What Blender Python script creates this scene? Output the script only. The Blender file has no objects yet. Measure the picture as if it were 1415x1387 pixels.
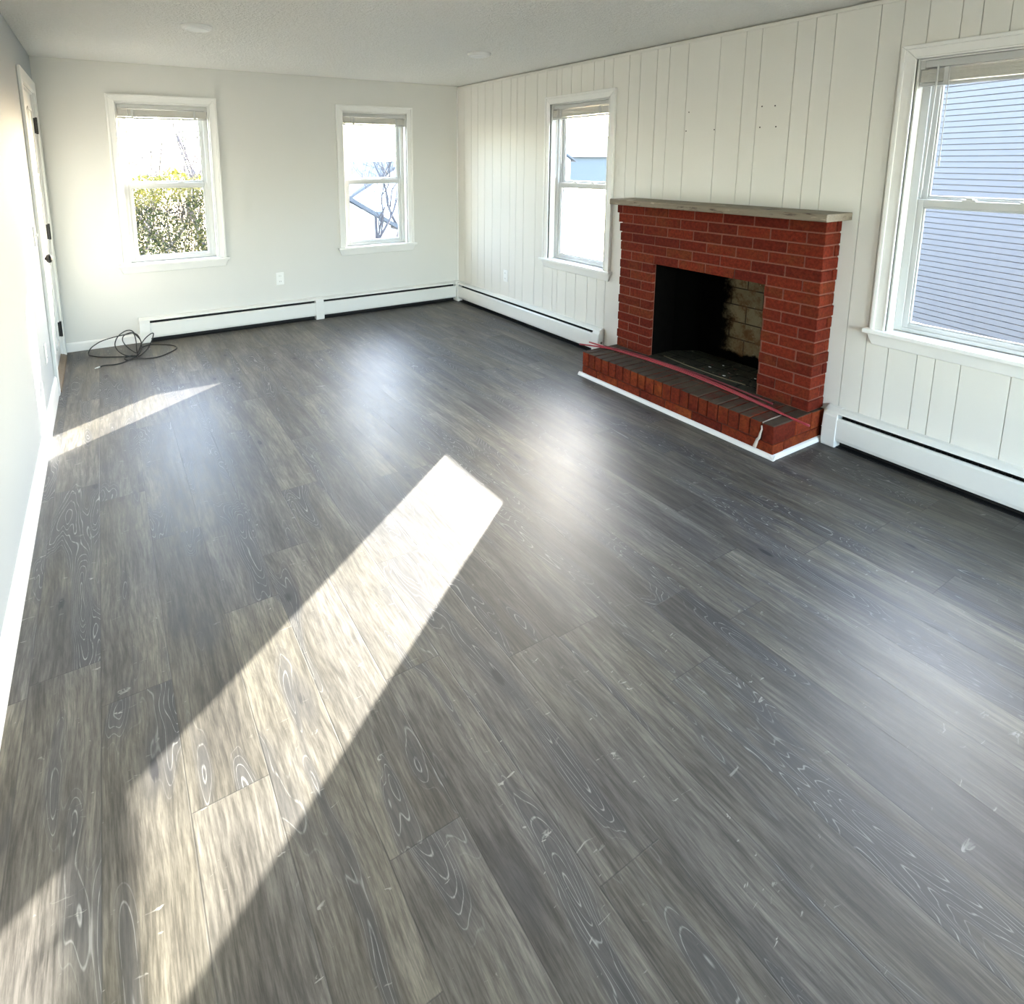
import bpy, bmesh, math, random
from mathutils import Vector, Matrix, noise
random.seed(7)
C = bpy.context.scene.collection
S = bpy.context.scene
PI = math.pi

# ------------------------------------------------------------------ camera
W = 3.692          # room width  (x: 0 left wall .. W right wall)
H = 2.30           # ceiling height
YB = -8.6          # back wall behind the camera (y: 0 far wall)
cam_d = bpy.data.cameras.new('camera')
cam = bpy.data.objects.new('camera', cam_d); C.objects.link(cam)
r_ = Vector((0.856585, -0.516004, -0.001237)); u_ = Vector((0.08904, 0.145446, 0.985351)); f_ = Vector((0.508266, 0.844147, -0.170532))
m = Matrix((r_, u_, -f_)).transposed().to_4x4(); m.translation = Vector((0.37425, -5.69381, 1.52901))
cam.matrix_world = m
cam_d.sensor_fit = 'HORIZONTAL'; cam_d.sensor_width = 36.0
cam_d.lens = 832.27 / 1415 * 36.0
cam_d.shift_x = (707.5 - 644.89) / 1415
cam_d.shift_y = (365.69 - 693.5) / 1415
cam_d.clip_start = 0.02; cam_d.clip_end = 500
S.camera = cam

# ------------------------------------------------------------------ world, sun, exposure
SUN_AZ = Vector((0.807, 0.5906)); SUN_TAN = 0.302
sun_dir = Vector((SUN_AZ.x, SUN_AZ.y, SUN_TAN)).normalized()      # towards the sun
w = bpy.data.worlds.new('sky'); S.world = w; w.use_nodes = True
nt = w.node_tree; nt.nodes.clear()
sky = nt.nodes.new('ShaderNodeTexSky'); sky.sky_type = 'NISHITA'; sky.sun_disc = False
sky.sun_elevation = math.radians(17); sky.sun_rotation = math.atan2(SUN_AZ.x, SUN_AZ.y)
sky.air_density = 1.0; sky.dust_density = 1.2; sky.ozone_density = 1.2
hs = nt.nodes.new('ShaderNodeHueSaturation'); hs.inputs['Saturation'].default_value = 0.74
bg = nt.nodes.new('ShaderNodeBackground'); bg.inputs['Strength'].default_value = 4.5
wo = nt.nodes.new('ShaderNodeOutputWorld')
nt.links.new(sky.outputs[0], hs.inputs['Color']); nt.links.new(hs.outputs[0], bg.inputs[0]); nt.links.new(bg.outputs[0], wo.inputs[0])
sd = bpy.data.lights.new('sun', 'SUN'); so = bpy.data.objects.new('sun', sd); C.objects.link(so)
so.rotation_euler = sun_dir.to_track_quat('Z', 'Y').to_euler(); so.location = (12, 9, 8)
sd.energy = 36.0; sd.angle = math.radians(0.35); sd.color = (1.0, 0.94, 0.86)
S.view_settings.view_transform = 'Standard'; S.view_settings.look = 'None'
S.view_settings.gamma = 1.0; S.view_settings.use_curve_mapping = False
S.view_settings.exposure = 0.72
S.cycles.diffuse_bounces = 8; S.cycles.max_bounces = 14; S.cycles.transparent_max_bounces = 16
def portal(loc, sx, sy, direction):                                # daylight portals at the window openings
    d = bpy.data.lights.new('window_portal', 'AREA'); d.shape = 'RECTANGLE'; d.size = sx; d.size_y = sy
    d.cycles.is_portal = True
    o = bpy.data.objects.new('window_portal', d); C.objects.link(o); o.location = loc
    o.rotation_euler = Vector(direction).to_track_quat('-Z', 'Z').to_euler()

# ------------------------------------------------------------------ material helpers
class NT:
    def __init__(s, name):
        s.m = bpy.data.materials.new(name); s.m.use_nodes = True; s.t = s.m.node_tree
        s.b = s.t.nodes['Principled BSDF']; s.out = s.t.nodes['Material Output']
    def n(s, typ, **kw):
        n = s.t.nodes.new('ShaderNode' + typ)
        for k, v in kw.items():
            if k.startswith('i_'):
                n.inputs[k[2:].replace('_', ' ')].default_value = v
            else: setattr(n, k, v)
        return n
    def l(s, a, b): s.t.links.new(a, b)
    def math(s, op, a, b=None, c=None, clamp=False):
        n = s.t.nodes.new('ShaderNodeMath'); n.operation = op; n.use_clamp = clamp
        for i, x in enumerate((a, b, c)):
            if x is None: continue
            if isinstance(x, (int, float)): n.inputs[i].default_value = x
            else: s.l(x, n.inputs[i])
        return n.outputs[0]
    def mix(s, fac, a, b, typ='MIX'):
        n = s.t.nodes.new('ShaderNodeMix'); n.data_type = 'RGBA'; n.blend_type = typ
        for i, x in ((0, fac), (6, a), (7, b)):
            if isinstance(x, (int, float)): n.inputs[i].default_value = x
            elif isinstance(x, tuple): n.inputs[i].default_value = (*x[:3], 1)
            else: s.l(x, n.inputs[i])
        return n.outputs[2]
    def ramp(s, x, a, b, lo=0.0, hi=1.0, smooth=True):
        n = s.t.nodes.new('ShaderNodeMapRange'); n.interpolation_type = 'SMOOTHSTEP' if smooth else 'LINEAR'
        s.l(x, n.inputs[0])
        for i, v in enumerate((a, b, lo, hi)): n.inputs[i + 1].default_value = v
        return n.outputs[0]
    def coords(s, kind='Object'):
        n = s.t.nodes.new('ShaderNodeTexCoord'); return n.outputs[kind]
    def vec(s, x, y, z):
        n = s.t.nodes.new('ShaderNodeCombineXYZ')
        for i, v in enumerate((x, y, z)):
            if isinstance(v, (int, float)): n.inputs[i].default_value = v
            else: s.l(v, n.inputs[i])
        return n.outputs[0]
    def noise(s, v, scale, detail=4, rough=.5, dist=0.0):
        n = s.n('TexNoise'); n.inputs['Scale'].default_value = scale; n.inputs['Detail'].default_value = detail
        n.inputs['Roughness'].default_value = rough; n.inputs['Distortion'].default_value = dist
        s.l(v, n.inputs['Vector']); return n.outputs['Fac']
    def bump(s, h, strength, dist=0.01):
        n = s.n('Bump'); n.inputs['Strength'].default_value = strength; n.inputs['Distance'].default_value = dist
        s.l(h, n.inputs['Height']); s.l(n.outputs[0], s.b.inputs['Normal'])
    def set(s, color=None, rough=None, spec=None, metal=None):
        for k, v in (('Base Color', color), ('Roughness', rough), ('Specular IOR Level', spec), ('Metallic', metal)):
            if v is None: continue
            if isinstance(v, tuple): s.b.inputs[k].default_value = (*v[:3], 1)
            elif isinstance(v, (int, float)): s.b.inputs[k].default_value = v
            else: s.l(v, s.b.inputs[k])

def simple(name, color, rough=.5, spec=.5, metal=0.0, nscale=40, var=.04, bump=0.0):
    t = NT(name); co = t.coords(); nz = t.noise(co, nscale, 3)
    c2 = tuple(max(0, x * (1 - var * 2)) for x in color)
    t.set(t.mix(nz, c2, color), rough, spec, metal)
    if bump: t.bump(nz, bump, .003)
    return t.m

M = {}
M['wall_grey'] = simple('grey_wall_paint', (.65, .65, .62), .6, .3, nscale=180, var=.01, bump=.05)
M['wall_left'] = simple('grey_wall_paint_darkened', (.335, .368, .388), .6, .3, nscale=180, var=.01, bump=.05)  # bluer copy of the far wall's paint, darkened to offset strong window light
M['panel'] = simple('cream_panel_paint', (.71, .70, .65), .48, .4, nscale=120, var=.01, bump=.04)
M['trim'] = simple('white_trim_paint', (.79, .79, .765), .3, .5, nscale=60, var=.01)
M['vinyl'] = simple('white_vinyl', (.50, .51, .50), .35, .5, nscale=60, var=.01)
M['blind'] = simple('blind_slats', (.62, .61, .56), .45, .4, nscale=60, var=.05)
M['enamel'] = simple('white_enamel', (.74, .745, .71), .28, .5, nscale=30, var=.02)
M['dark_fin'] = simple('dark_heater_element', (.012, .012, .012), .6, .3)
M['black_metal'] = simple('black_metal', (.01, .01, .01), .35, .5)
M['black_rubber'] = simple('black_rubber_cable', (.012, .013, .012), .5, .4)
M['plate'] = simple('white_plastic_plate', (.84, .85, .83), .35, .5)
M['slot'] = simple('dark_slot', (.03, .03, .03), .6, .2)
M['threshold'] = simple('brown_wood_threshold', (.22, .15, .09), .5, .4, nscale=25, var=.2)
M['rod'] = simple('red_plastic_rod', (.34, .03, .042), .35, .5, nscale=20, var=.12)
M['rod_dark'] = simple('dark_red_plastic_rod', (.16, .012, .018), .4, .5, nscale=20, var=.12)
M['steel'] = simple('steel', (.5, .5, .48), .3, .5, 1.0)
M['tip'] = simple('pale_connector', (.7, .7, .66), .35, .5)
M['mortar_white'] = simple('pale_mortar', (.62, .54, .46), .9, .1, nscale=90, var=.2, bump=.3)
M['bark'] = simple('grey_bark', (.13, .108, .104), .9, .1, nscale=14, var=.25)
M['bark_mid'] = simple('distant_bark', (.06, .058, .064), .9, .1, nscale=14, var=.25)
M['bark_dark'] = simple('dark_bark', (.045, .038, .042), .9, .1, nscale=14, var=.25)
M['brush'] = simple('dry_brush_twigs', (.10, .085, .083), .9, .1, nscale=6, var=.3)
M['hill'] = simple('wooded_hillside', (.017, .014, .017), .95, .05, nscale=1.5, var=.3)
M['snow'] = simple('pale_ground', (.84, .85, .86), .8, .2, nscale=.5, var=.06)
M['house_white'] = simple('white_house_paint', (.66, .70, .76), .6, .3, nscale=2, var=.03)
M['house_blue'] = simple('blue_house_paint', (.050, .062, .074), .7, .3, nscale=2, var=.06)
M['roof'] = simple('grey_roof_shingles', (.062, .068, .078), .85, .2, nscale=9, var=.15)
M['house_glass'] = simple('dark_window_glass', (.05, .08, .12), .15, .6)

# ceiling: sprayed texture
t = NT('textured_ceiling'); co = t.coords()
n1 = t.noise(co, 62, 5, .68); n2 = t.noise(co, 16, 3, .6)
h = t.math('MULTIPLY', t.ramp(n1, .40, .62), t.math('ADD', .55, t.math('MULTIPLY', n2, .9)))
t.set(t.mix(n1, (.86, .855, .80), (.97, .965, .93)), .85, .2); t.bump(h, .68, .015); M['ceiling'] = t.m

# clear pane: mostly see-through, weak mirror
t = NT('clear_window_glass'); t.t.nodes.remove(t.b)
tr = t.n('BsdfTransparent'); tr.inputs[0].default_value = (.98, .99, .99, 1)
gl = t.n('BsdfGlossy'); gl.inputs['Roughness'].default_value = .02
fr = t.n('LayerWeight'); fr.inputs[0].default_value = .5
fac = t.math('ADD', .003, t.math('MULTIPLY', t.math('POWER', fr.outputs['Facing'], 5.0), .6))
ms = t.n('MixShader'); t.l(fac, ms.inputs[0]); t.l(tr.outputs[0], ms.inputs[1]); t.l(gl.outputs[0], ms.inputs[2])
t.l(ms.outputs[0], t.out.inputs[0]); M['glass'] = t.m

# floor: grey wood-look planks running along y
t = NT('grey_wood_planks'); co = t.coords(); sp = t.n('SeparateXYZ'); t.l(co, sp.inputs[0])
X, Y = sp.outputs[0], sp.outputs[1]
PW, PL = .182, 1.22
ux = t.math('DIVIDE', t.math('ADD', X, -.06 + PW), PW); ix = t.math('FLOOR', ux); fx = t.math('FRACT', ux)
wn = t.n('TexWhiteNoise', noise_dimensions='1D'); t.l(ix, wn.inputs['W'])
uy = t.math('ADD', t.math('DIVIDE', Y, PL), t.math('MULTIPLY', wn.outputs['Value'], 7.0)); iy = t.math('FLOOR', uy); fy = t.math('FRACT', uy)
wn2 = t.n('TexWhiteNoise', noise_dimensions='2D'); t.l(t.vec(ix, iy, 0), wn2.inputs['Vector'])
rnd = wn2.outputs['Value']; rc = t.n('SeparateColor'); t.l(wn2.outputs['Color'], rc.inputs[0])
idz = t.math('MULTIPLY', rnd, 37.0)
dx = t.math('MULTIPLY', t.math('MINIMUM', fx, t.math('SUBTRACT', 1.0, fx)), PW)
dy = t.math('MULTIPLY', t.math('MINIMUM', fy, t.math('SUBTRACT', 1.0, fy)), PL)
seam = t.math('MINIMUM', dx, dy); seam_m = t.ramp(seam, .0006, .0022, 1.0, 0.0)
# slow warp bends the grain
warp = t.noise(t.vec(t.math('MULTIPLY', X, 2.0), t.math('MULTIPLY', Y, .9), idz), 2.0, 2)
xw = t.math('ADD', X, t.math('MULTIPLY', t.math('SUBTRACT', warp, .5), .045))
fine = t.noise(t.vec(t.math('MULTIPLY', xw, 135.0), t.math('MULTIPLY', Y, 11.0), idz), 1.0, 5, .70)
fine2 = t.noise(t.vec(t.math('MULTIPLY', xw, 330.0), t.math('MULTIPLY', Y, 14.0), idz), 1.0, 3, .6)
broad = t.noise(t.vec(t.math('MULTIPLY', xw, 9.0), t.math('MULTIPLY', Y, 1.3), idz), 1.0, 3, .55)
# cathedral figure: contour lines of a stretched noise field
fld = t.noise(t.vec(t.math('MULTIPLY', xw, 8.5), t.math('MULTIPLY', Y, 1.25), t.math('ADD', idz, 11.0)), 1.0, 2, .45, .25)
rings = t.math('PINGPONG', t.math('MULTIPLY', fld, 40.0), .5)
ring_l = t.ramp(rings, .40, .50); fig = t.ramp(fld, .51, .60)
ring_l = t.math('MULTIPLY', ring_l, t.math('MULTIPLY', fig, t.ramp(fine, .3, .6)))
# knots and short pale checks
vo = t.n('TexVoronoi', feature='F1'); vo.inputs['Scale'].default_value = 1.0; vo.inputs['Randomness'].default_value = 1.0
t.l(t.vec(t.math('MULTIPLY', xw, 6.2), t.math('MULTIPLY', Y, 2.3), t.math('MULTIPLY', ix, 3.1)), vo.inputs['Vector'])
kd = t.math('ADD', vo.outputs['Distance'], t.math('MULTIPLY', t.math('ADD', t.math('SUBTRACT', broad, .5), t.math('MULTIPLY', t.math('SUBTRACT', fine, .5), .5)), .20))
knot = t.ramp(kd, .045, .085, 1.0, 0.0); halo = t.ramp(kd, .08, .34, 1.0, 0.0)
chk = t.noise(t.vec(t.math('MULTIPLY', X, 14.0), t.math('MULTIPLY', Y, 42.0), idz), 1.0, 3, .7, .8)
chk_m = t.math('MULTIPLY', t.ramp(chk, .665, .72), t.ramp(broad, .35, .6))
base = t.mix(t.ramp(broad, .28, .72), (.062, .057, .048), (.136, .127, .108))
hue = t.noise(t.vec(t.math('MULTIPLY', X, 3.0), t.math('MULTIPLY', Y, 1.6), 4.0), 1.0, 2)
tint = t.mix(t.math('MULTIPLY', t.math('ADD', rc.outputs[0], t.ramp(hue, .35, .65)), .5), (.84, .85, .94), (1.10, 1.07, .97))
base = t.mix(1.0, base, tint, 'MULTIPLY')
tone = t.math('ADD', .86, t.math('MULTIPLY', rc.outputs[1], .26))
base = t.mix(1.0, base, t.vec(tone, tone, tone), 'MULTIPLY')
fg = t.ramp(fine, .32, .68, .60, 1.30); base = t.mix(1.0, base, t.vec(fg, fg, fg), 'MULTIPLY')
med = t.noise(t.vec(t.math('MULTIPLY', xw, 55.0), t.math('MULTIPLY', Y, 3.6), idz), 1.0, 4, .6)
fm = t.ramp(med, .32, .66, .74, 1.16); base = t.mix(1.0, base, t.vec(fm, fm, fm), 'MULTIPLY')
fg2 = t.ramp(fine2, .3, .7, .86, 1.12); base = t.mix(1.0, base, t.vec(fg2, fg2, fg2), 'MULTIPLY')
base = t.mix(t.math('MULTIPLY', fig, .62), base, (.045, .046, .049))
base = t.mix(t.math('MULTIPLY', ring_l, .75), base, (.30, .30, .285))
base = t.mix(t.math('MULTIPLY', halo, .48), base, (.045, .045, .048))
base = t.mix(t.math('MULTIPLY', knot, .92), base, (.022, .022, .024))
base = t.mix(t.math('MULTIPLY', chk_m, .6), base, (.38, .37, .34))
base = t.mix(t.math('MULTIPLY', seam_m, .55), base, (.03, .029, .027))
t.set(base, t.ramp(fine, .3, .7, .43, .55), .42)
t.bump(t.math('SUBTRACT', t.math('MULTIPLY', fine, .35), seam_m), .22, .0015); M['floor'] = t.m

# bricks: per-brick tone from a mesh attribute
def brick_mat(name, a, b, c, soot_z=None):
    t = NT(name); at = t.n('Attribute', attribute_name='tone'); sp = t.n('SeparateColor'); t.l(at.outputs['Color'], sp.inputs[0])
    co = t.coords(); nz = t.noise(co, 55, 5, .65); nz2 = t.noise(co, 9, 3, .6)
    col = t.mix(sp.outputs[0], a, b); col = t.mix(t.math('MULTIPLY', sp.outputs[1], t.ramp(nz2, .35, .7)), col, c)
    k = t.ramp(nz, .25, .75, .62, 1.25); col = t.mix(1.0, col, t.vec(k, k, k), 'MULTIPLY')
    if soot_z is not None:                                     # grime lying on the hearth's tread
        s2 = t.n('SeparateXYZ'); t.l(co, s2.inputs[0])
        g = t.math('MULTIPLY', t.ramp(t.math('ADD', s2.outputs[2], t.math('MULTIPLY', t.math('SUBTRACT', nz2, .5), .012)), soot_z - .006, soot_z - .001), t.ramp(nz, .2, .55, .7, 1.0))
        col = t.mix(g, col, t.mix(nz2, (.028, .022, .015), (.085, .062, .044)))
    t.set(col, .85, .12); t.bump(nz, .35, .004); return t.m
M['brick'] = brick_mat('red_brick', (.088, .010, .0045), (.150, .019, .0072), (.125, .029, .009))
M['hearth'] = brick_mat('hearth_brick', (.10, .013, .006), (.165, .025, .009), (.22, .05, .012), .180)
M['mortar'] = simple('pinkish_mortar', (.225, .09, .062), .9, .1, nscale=80, var=.2, bump=.3)
M['mortar_dark'] = simple('sooty_mortar', (.10, .035, .024), .9, .1, nscale=80, var=.25, bump=.3)
# mantel wood
t = NT('weathered_mantel_wood'); co = t.coords(); sp = t.n('SeparateXYZ'); t.l(co, sp.inputs[0])
g = t.noise(t.vec(t.math('MULTIPLY', sp.outputs[0], 40.0), t.math('MULTIPLY', sp.outputs[1], 3.0), t.math('MULTIPLY', sp.outputs[2], 60.0)), 1.0, 5, .65)
st = t.noise(t.vec(t.math('MULTIPLY', sp.outputs[0], 8.0), t.math('MULTIPLY', sp.outputs[1], 5.0), t.math('MULTIPLY', sp.outputs[2], 30.0)), 1.0, 4, .7)
col = t.mix(g, (.13, .10, .07), (.27, .23, .17)); col = t.mix(t.ramp(st, .55, .68), col, (.06, .040, .03)); col = t.mix(t.ramp(st, .42, .30), col, (.36, .31, .24))
t.set(col, .6, .3); t.bump(g, .4, .004); M['mantel'] = t.m
# firebox lining: pale firebrick with the soot stain the fires left
t = NT('sooty_firebrick'); co = t.coords(); sp = t.n('SeparateXYZ'); t.l(co, sp.inputs[0])
bt = t.n('TexBrick'); t.l(t.vec(sp.outputs[1], t.math('ADD', sp.outputs[2], t.math('MULTIPLY', sp.outputs[0], .0)), 0), bt.inputs['Vector'])
bt.inputs['Scale'].default_value = 1.0; bt.inputs['Brick Width'].default_value = .23; bt.inputs['Row Height'].default_value = .115; bt.inputs['Mortar Size'].default_value = .004
bt.inputs['Color1'].default_value = (.17, .14, .085, 1); bt.inputs['Color2'].default_value = (.12, .095, .055, 1); bt.inputs['Mortar'].default_value = (.03, .025, .02, 1)
nz = t.noise(co, 14, 5, .7); nz2 = t.noise(co, 40, 4, .7)
col = t.mix(t.ramp(nz, .42, .66), bt.outputs['Color'], (.10, .055, .025)); col = t.mix(t.ramp(nz2, .62, .72), col, (.26, .24, .17))
yy = t.math('ADD', sp.outputs[1], t.math('MULTIPLY', t.math('SUBTRACT', nz, .5), .22))
zz = t.math('ADD', sp.outputs[2], t.math('MULTIPLY', t.math('SUBTRACT', nz, .5), .10))
soot = t.math('MAXIMUM', t.ramp(yy, -3.29, -3.16), t.ramp(zz, .265, .235))
col = t.mix(soot, col, (.0018, .0018, .0015)); t.set(col, .95, .01); t.bump(nz, .4, .006); M['firebrick'] = t.m
t = NT('ashy_firebox_floor'); co = t.coords()
bt = t.n('TexBrick'); bt.inputs['Scale'].default_value = 1.0; bt.inputs['Brick Width'].default_value = .23; bt.inputs['Row Height'].default_value = .11; bt.inputs['Mortar Size'].default_value = .004
mp = t.n('Mapping'); mp.inputs['Rotation'].default_value = (0, 0, PI / 2); t.l(co, mp.inputs[0]); t.l(mp.outputs[0], bt.inputs['Vector'])
bt.inputs['Color1'].default_value = (.045, .045, .030, 1); bt.inputs['Color2'].default_value = (.03, .030, .022, 1); bt.inputs['Mortar'].default_value = (.005, .005, .004, 1)
nz = t.noise(co, 22, 5, .7); col = t.mix(t.ramp(nz, .60, .74), bt.outputs['Color'], (.20, .19, .13)); col = t.mix(t.ramp(nz, .45, .33), col, (.006, .006, .005))
t.set(col, .9, .1); t.bump(nz, .5, .01); M['ash_floor'] = t.m
# siding: overlapping boards are real geometry; faint tint only
M['soot'] = simple('soot_blackened_brick', (.004, .0035, .003), .95, .02, nscale=20, var=.3, bump=.3)
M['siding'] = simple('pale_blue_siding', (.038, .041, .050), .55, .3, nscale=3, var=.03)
def leaf_mat(name, tr_amt=.4):
    t = NT(name); at = t.n('Attribute', attribute_name='tone'); t.set(at.outputs['Color'], .6, .2)
    tl = t.n('BsdfTranslucent'); t.l(at.outputs['Color'], tl.inputs[0]); ms = t.n('MixShader'); ms.inputs[0].default_value = tr_amt
    t.l(t.b.outputs[0], ms.inputs[1]); t.l(tl.outputs[0], ms.inputs[2]); t.l(ms.outputs[0], t.out.inputs[0]); return t.m
M['leaf'] = leaf_mat('hedge_leaves')

# ------------------------------------------------------------------ geometry helpers
class MB:
    def __init__(s): s.v = []; s.f = []; s.c = []
    def poly(s, pts, faces, col=None):
        o = len(s.v); s.v += [tuple(p) for p in pts]
        for f in faces: s.f.append(tuple(i + o for i in f)); s.c.append(col)
    def box(s, x0, x1, y0, y1, z0, z1, col=None, T=None, ch=0.0):
        if x0 > x1: x0, x1 = x1, x0
        if y0 > y1: y0, y1 = y1, y0
        if z0 > z1: z0, z1 = z1, z0
        P = [(x0, y0, z0), (x1, y0, z0), (x1, y1, z0), (x0, y1, z0), (x0, y0, z1), (x1, y0, z1), (x1, y1, z1), (x0, y1, z1)]
        if T: P = [T(*p) for p in P]
        s.poly(P, [(0, 3, 2, 1), (4, 5, 6, 7), (0, 1, 5, 4), (1, 2, 6, 5), (2, 3, 7, 6), (3, 0, 4, 7)], col)
    def cbox(s, x0, x1, y0, y1, z0, z1, c, col=None):          # chamfered box (bricks)
        bm = bmesh.new(); bmesh.ops.create_cube(bm, size=1)
        for v in bm.verts: v.co = Vector(((x0 + x1) / 2 + v.co.x * (x1 - x0), (y0 + y1) / 2 + v.co.y * (y1 - y0), (z0 + z1) / 2 + v.co.z * (z1 - z0)))
        bmesh.ops.bevel(bm, geom=bm.edges[:], offset=c, segments=1, affect='EDGES')
        bm.verts.index_update(); s.poly([v.co[:] for v in bm.verts], [[v.index for v in f.verts] for f in bm.faces], col); bm.free()
    def prism(s, prof, a0, a1, T, col=None):                    # prof: list of 2D points, extruded a0..a1 ; T(a, p, q) -> xyz
        n = len(prof); P = [T(a0, p, q) for p, q in prof] + [T(a1, p, q) for p, q in prof]
        F = [tuple(range(n - 1, -1, -1)), tuple(range(n, 2 * n))] + [(i, (i + 1) % n, n + (i + 1) % n, n + i) for i in range(n)]
        s.poly(P, F, col)
    def tube(s, pts, r0, r1=None, n=8, col=None, caps=True):
        pts = [Vector(p) for p in pts]; r1 = r0 if r1 is None else r1; k = len(pts); o = len(s.v)
        up = Vector((0, 0, 1)); prev = None
        for i, p in enumerate(pts):
            d = (pts[min(i + 1, k - 1)] - pts[max(i - 1, 0)]); d = d.normalized() if d.length > 1e-9 else Vector((0, 0, 1))
            a = (prev - d * prev.dot(d)) if prev else d.cross(up if abs(d.z) < .9 else Vector((1, 0, 0)))
            a.normalize(); prev = a; b = d.cross(a); r = r0 + (r1 - r0) * i / max(1, k - 1)
            for j in range(n):
                an = 2 * PI * j / n; s.v.append(tuple(p + a * (r * math.cos(an)) + b * (r * math.sin(an))))
        for i in range(k - 1):
            for j in range(n):
                s.f.append((o + i * n + j, o + i * n + (j + 1) % n, o + (i + 1) * n + (j + 1) % n, o + (i + 1) * n + j)); s.c.append(col)
        if caps:
            s.f.append(tuple(o + j for j in range(n - 1, -1, -1))); s.c.append(col)
            s.f.append(tuple(o + (k - 1) * n + j for j in range(n))); s.c.append(col)
    def lathe(s, prof, cen, axis='z', n=32, col=None, sign=1):
        cx, cy, cz = cen; P = []
        for r, h in prof:
            for j in range(n):
                a = 2 * PI * j / n; p, q = r * math.cos(a), r * math.sin(a)
                P.append((cx + p, cy + q, cz + h * sign) if axis == 'z' else ((cx + h * sign, cy + p, cz + q) if axis == 'x' else (cx + p, cy + h * sign, cz + q)))
        F = []
        for i in range(len(prof) - 1):
            for j in range(n): F.append((i * n + j, i * n + (j + 1) % n, (i + 1) * n + (j + 1) % n, (i + 1) * n + j))
        F.append(tuple(range(n - 1, -1, -1))); F.append(tuple((len(prof) - 1) * n + j for j in range(n)))
        s.poly(P, F, col)
    def build(s, name, mat, parent=None, smooth=False, bevel=0.0, seg=2, recalc=True):
        me = bpy.data.meshes.new(name); me.from_pydata(s.v, [], s.f); me.materials.append(mat)
        if any(c is not None for c in s.c):
            at = me.color_attributes.new('tone', 'FLOAT_COLOR', 'CORNER'); k = 0
            for p, c in zip(me.polygons, s.c):
                c = c or (0, 0, 0)
                for li in p.loop_indices: at.data[li].color = (*c, 1)
        if recalc:
            bm = bmesh.new(); bm.from_mesh(me); bmesh.ops.recalc_face_normals(bm, faces=bm.faces[:]); bm.to_mesh(me); bm.free()
        if smooth:
            for p in me.polygons: p.use_smooth = True
        o = bpy.data.objects.new(name, me); C.objects.link(o)
        if parent is not None: o.parent = parent; o.matrix_parent_inverse = Matrix.Translation(-Vector(parent_loc(parent)))
        if bevel:
            b = o.modifiers.new('bevel', 'BEVEL'); b.width = bevel; b.segments = seg; b.limit_method = 'ANGLE'
        return o
LOC = {}
def parent_loc(p):
    return LOC.get(p.name, (0, 0, 0))
def empty(name, loc=(0, 0, 0)):
    o = bpy.data.objects.new(name, None); C.objects.link(o); o.location = loc; o.empty_display_size = .1; LOC[o.name] = loc; return o
def tag(o, label, cat=None, group=None, kind=None):
    if label: o['label'] = label
    if cat: o['category'] = cat
    if group: o['group'] = group
    if kind: o['kind'] = kind
    return o
def struct(o, label): return tag(o, label, kind='structure')
def smooth_path(pts, sub=6):
    P = [Vector(p) for p in pts]; out = []
    for i in range(len(P) - 1):
        p0, p1, p2, p3 = P[max(i - 1, 0)], P[i], P[i + 1], P[min(i + 2, len(P) - 1)]
        for k in range(sub):
            t = k / sub; out.append(.5 * ((2 * p1) + (-p0 + p2) * t + (2 * p0 - 5 * p1 + 4 * p2 - p3) * t * t + (-p0 + 3 * p1 - 3 * p2 + p3) * t ** 3))
    out.append(P[-1]); return out

# rectangle minus openings -> list of rectangles
def cut(u0, u1, v0, v1, holes):
    us = sorted({u0, u1} | {min(max(h[i], u0), u1) for h in holes for i in (0, 1)}); out = []
    for a, b in zip(us, us[1:]):
        if b - a < 1e-6: continue
        m_ = (a + b) / 2; seg = sorted((max(h[2], v0), min(h[3], v1)) for h in holes if h[0] < m_ < h[1]); z = v0
        for s0, s1 in seg:
            if s0 > z + 1e-6: out.append((a, b, z, s0))
            z = max(z, s1)
        if z < v1 - 1e-6: out.append((a, b, z, v1))
    return out

# ------------------------------------------------------------------ large structure
TH = .16
WIN = {1: (.524, 1.216), 2: (2.410, 3.082), 3: (1.578, 2.272), 4: (4.272, 4.962), 5: (6.7, 7.9)}    # u0, u1 of the clear openings; the last one is added for light
WV = (.678, 1.990)
o = MB(); o.box(-TH, W + TH, YB - TH, TH, -.12, 0); struct(o.build('floor', M['floor']), 'grey wood-look plank floor with knots and pale grain')
o = MB(); o.box(-TH, W + TH, YB - TH, TH, H, H + .12); struct(o.build('ceiling', M['ceiling']), 'white textured ceiling')
o = MB()
for a, b, c, d in cut(-TH, W + TH, -.12, H, [(*WIN[1], *WV), (*WIN[2], *WV)]): o.box(a, b, 0, TH, c, d)
struct(o.build('wall_far', M['wall_grey']), 'pale grey far wall with two windows')
DOOR = (-1.00, -.14, 2.02)      # door opening y0, y1, top
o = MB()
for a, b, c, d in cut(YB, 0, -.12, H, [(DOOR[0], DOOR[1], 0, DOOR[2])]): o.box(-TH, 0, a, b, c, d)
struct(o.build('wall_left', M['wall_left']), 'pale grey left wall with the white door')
o = MB()
BACK_FILL = [(.3, 1.65, .6, 2.1), (2.0, 3.4, .6, 2.1)]  # unseen windows, added to brighten the room from behind
for a, b, c, d in cut(-TH, W + TH, -.12, H, BACK_FILL): o.box(a, b, YB - TH, YB, c, d)
struct(o.build('wall_back', M['wall_grey']), 'back wall behind the camera with two large windows added for brightness')
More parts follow.
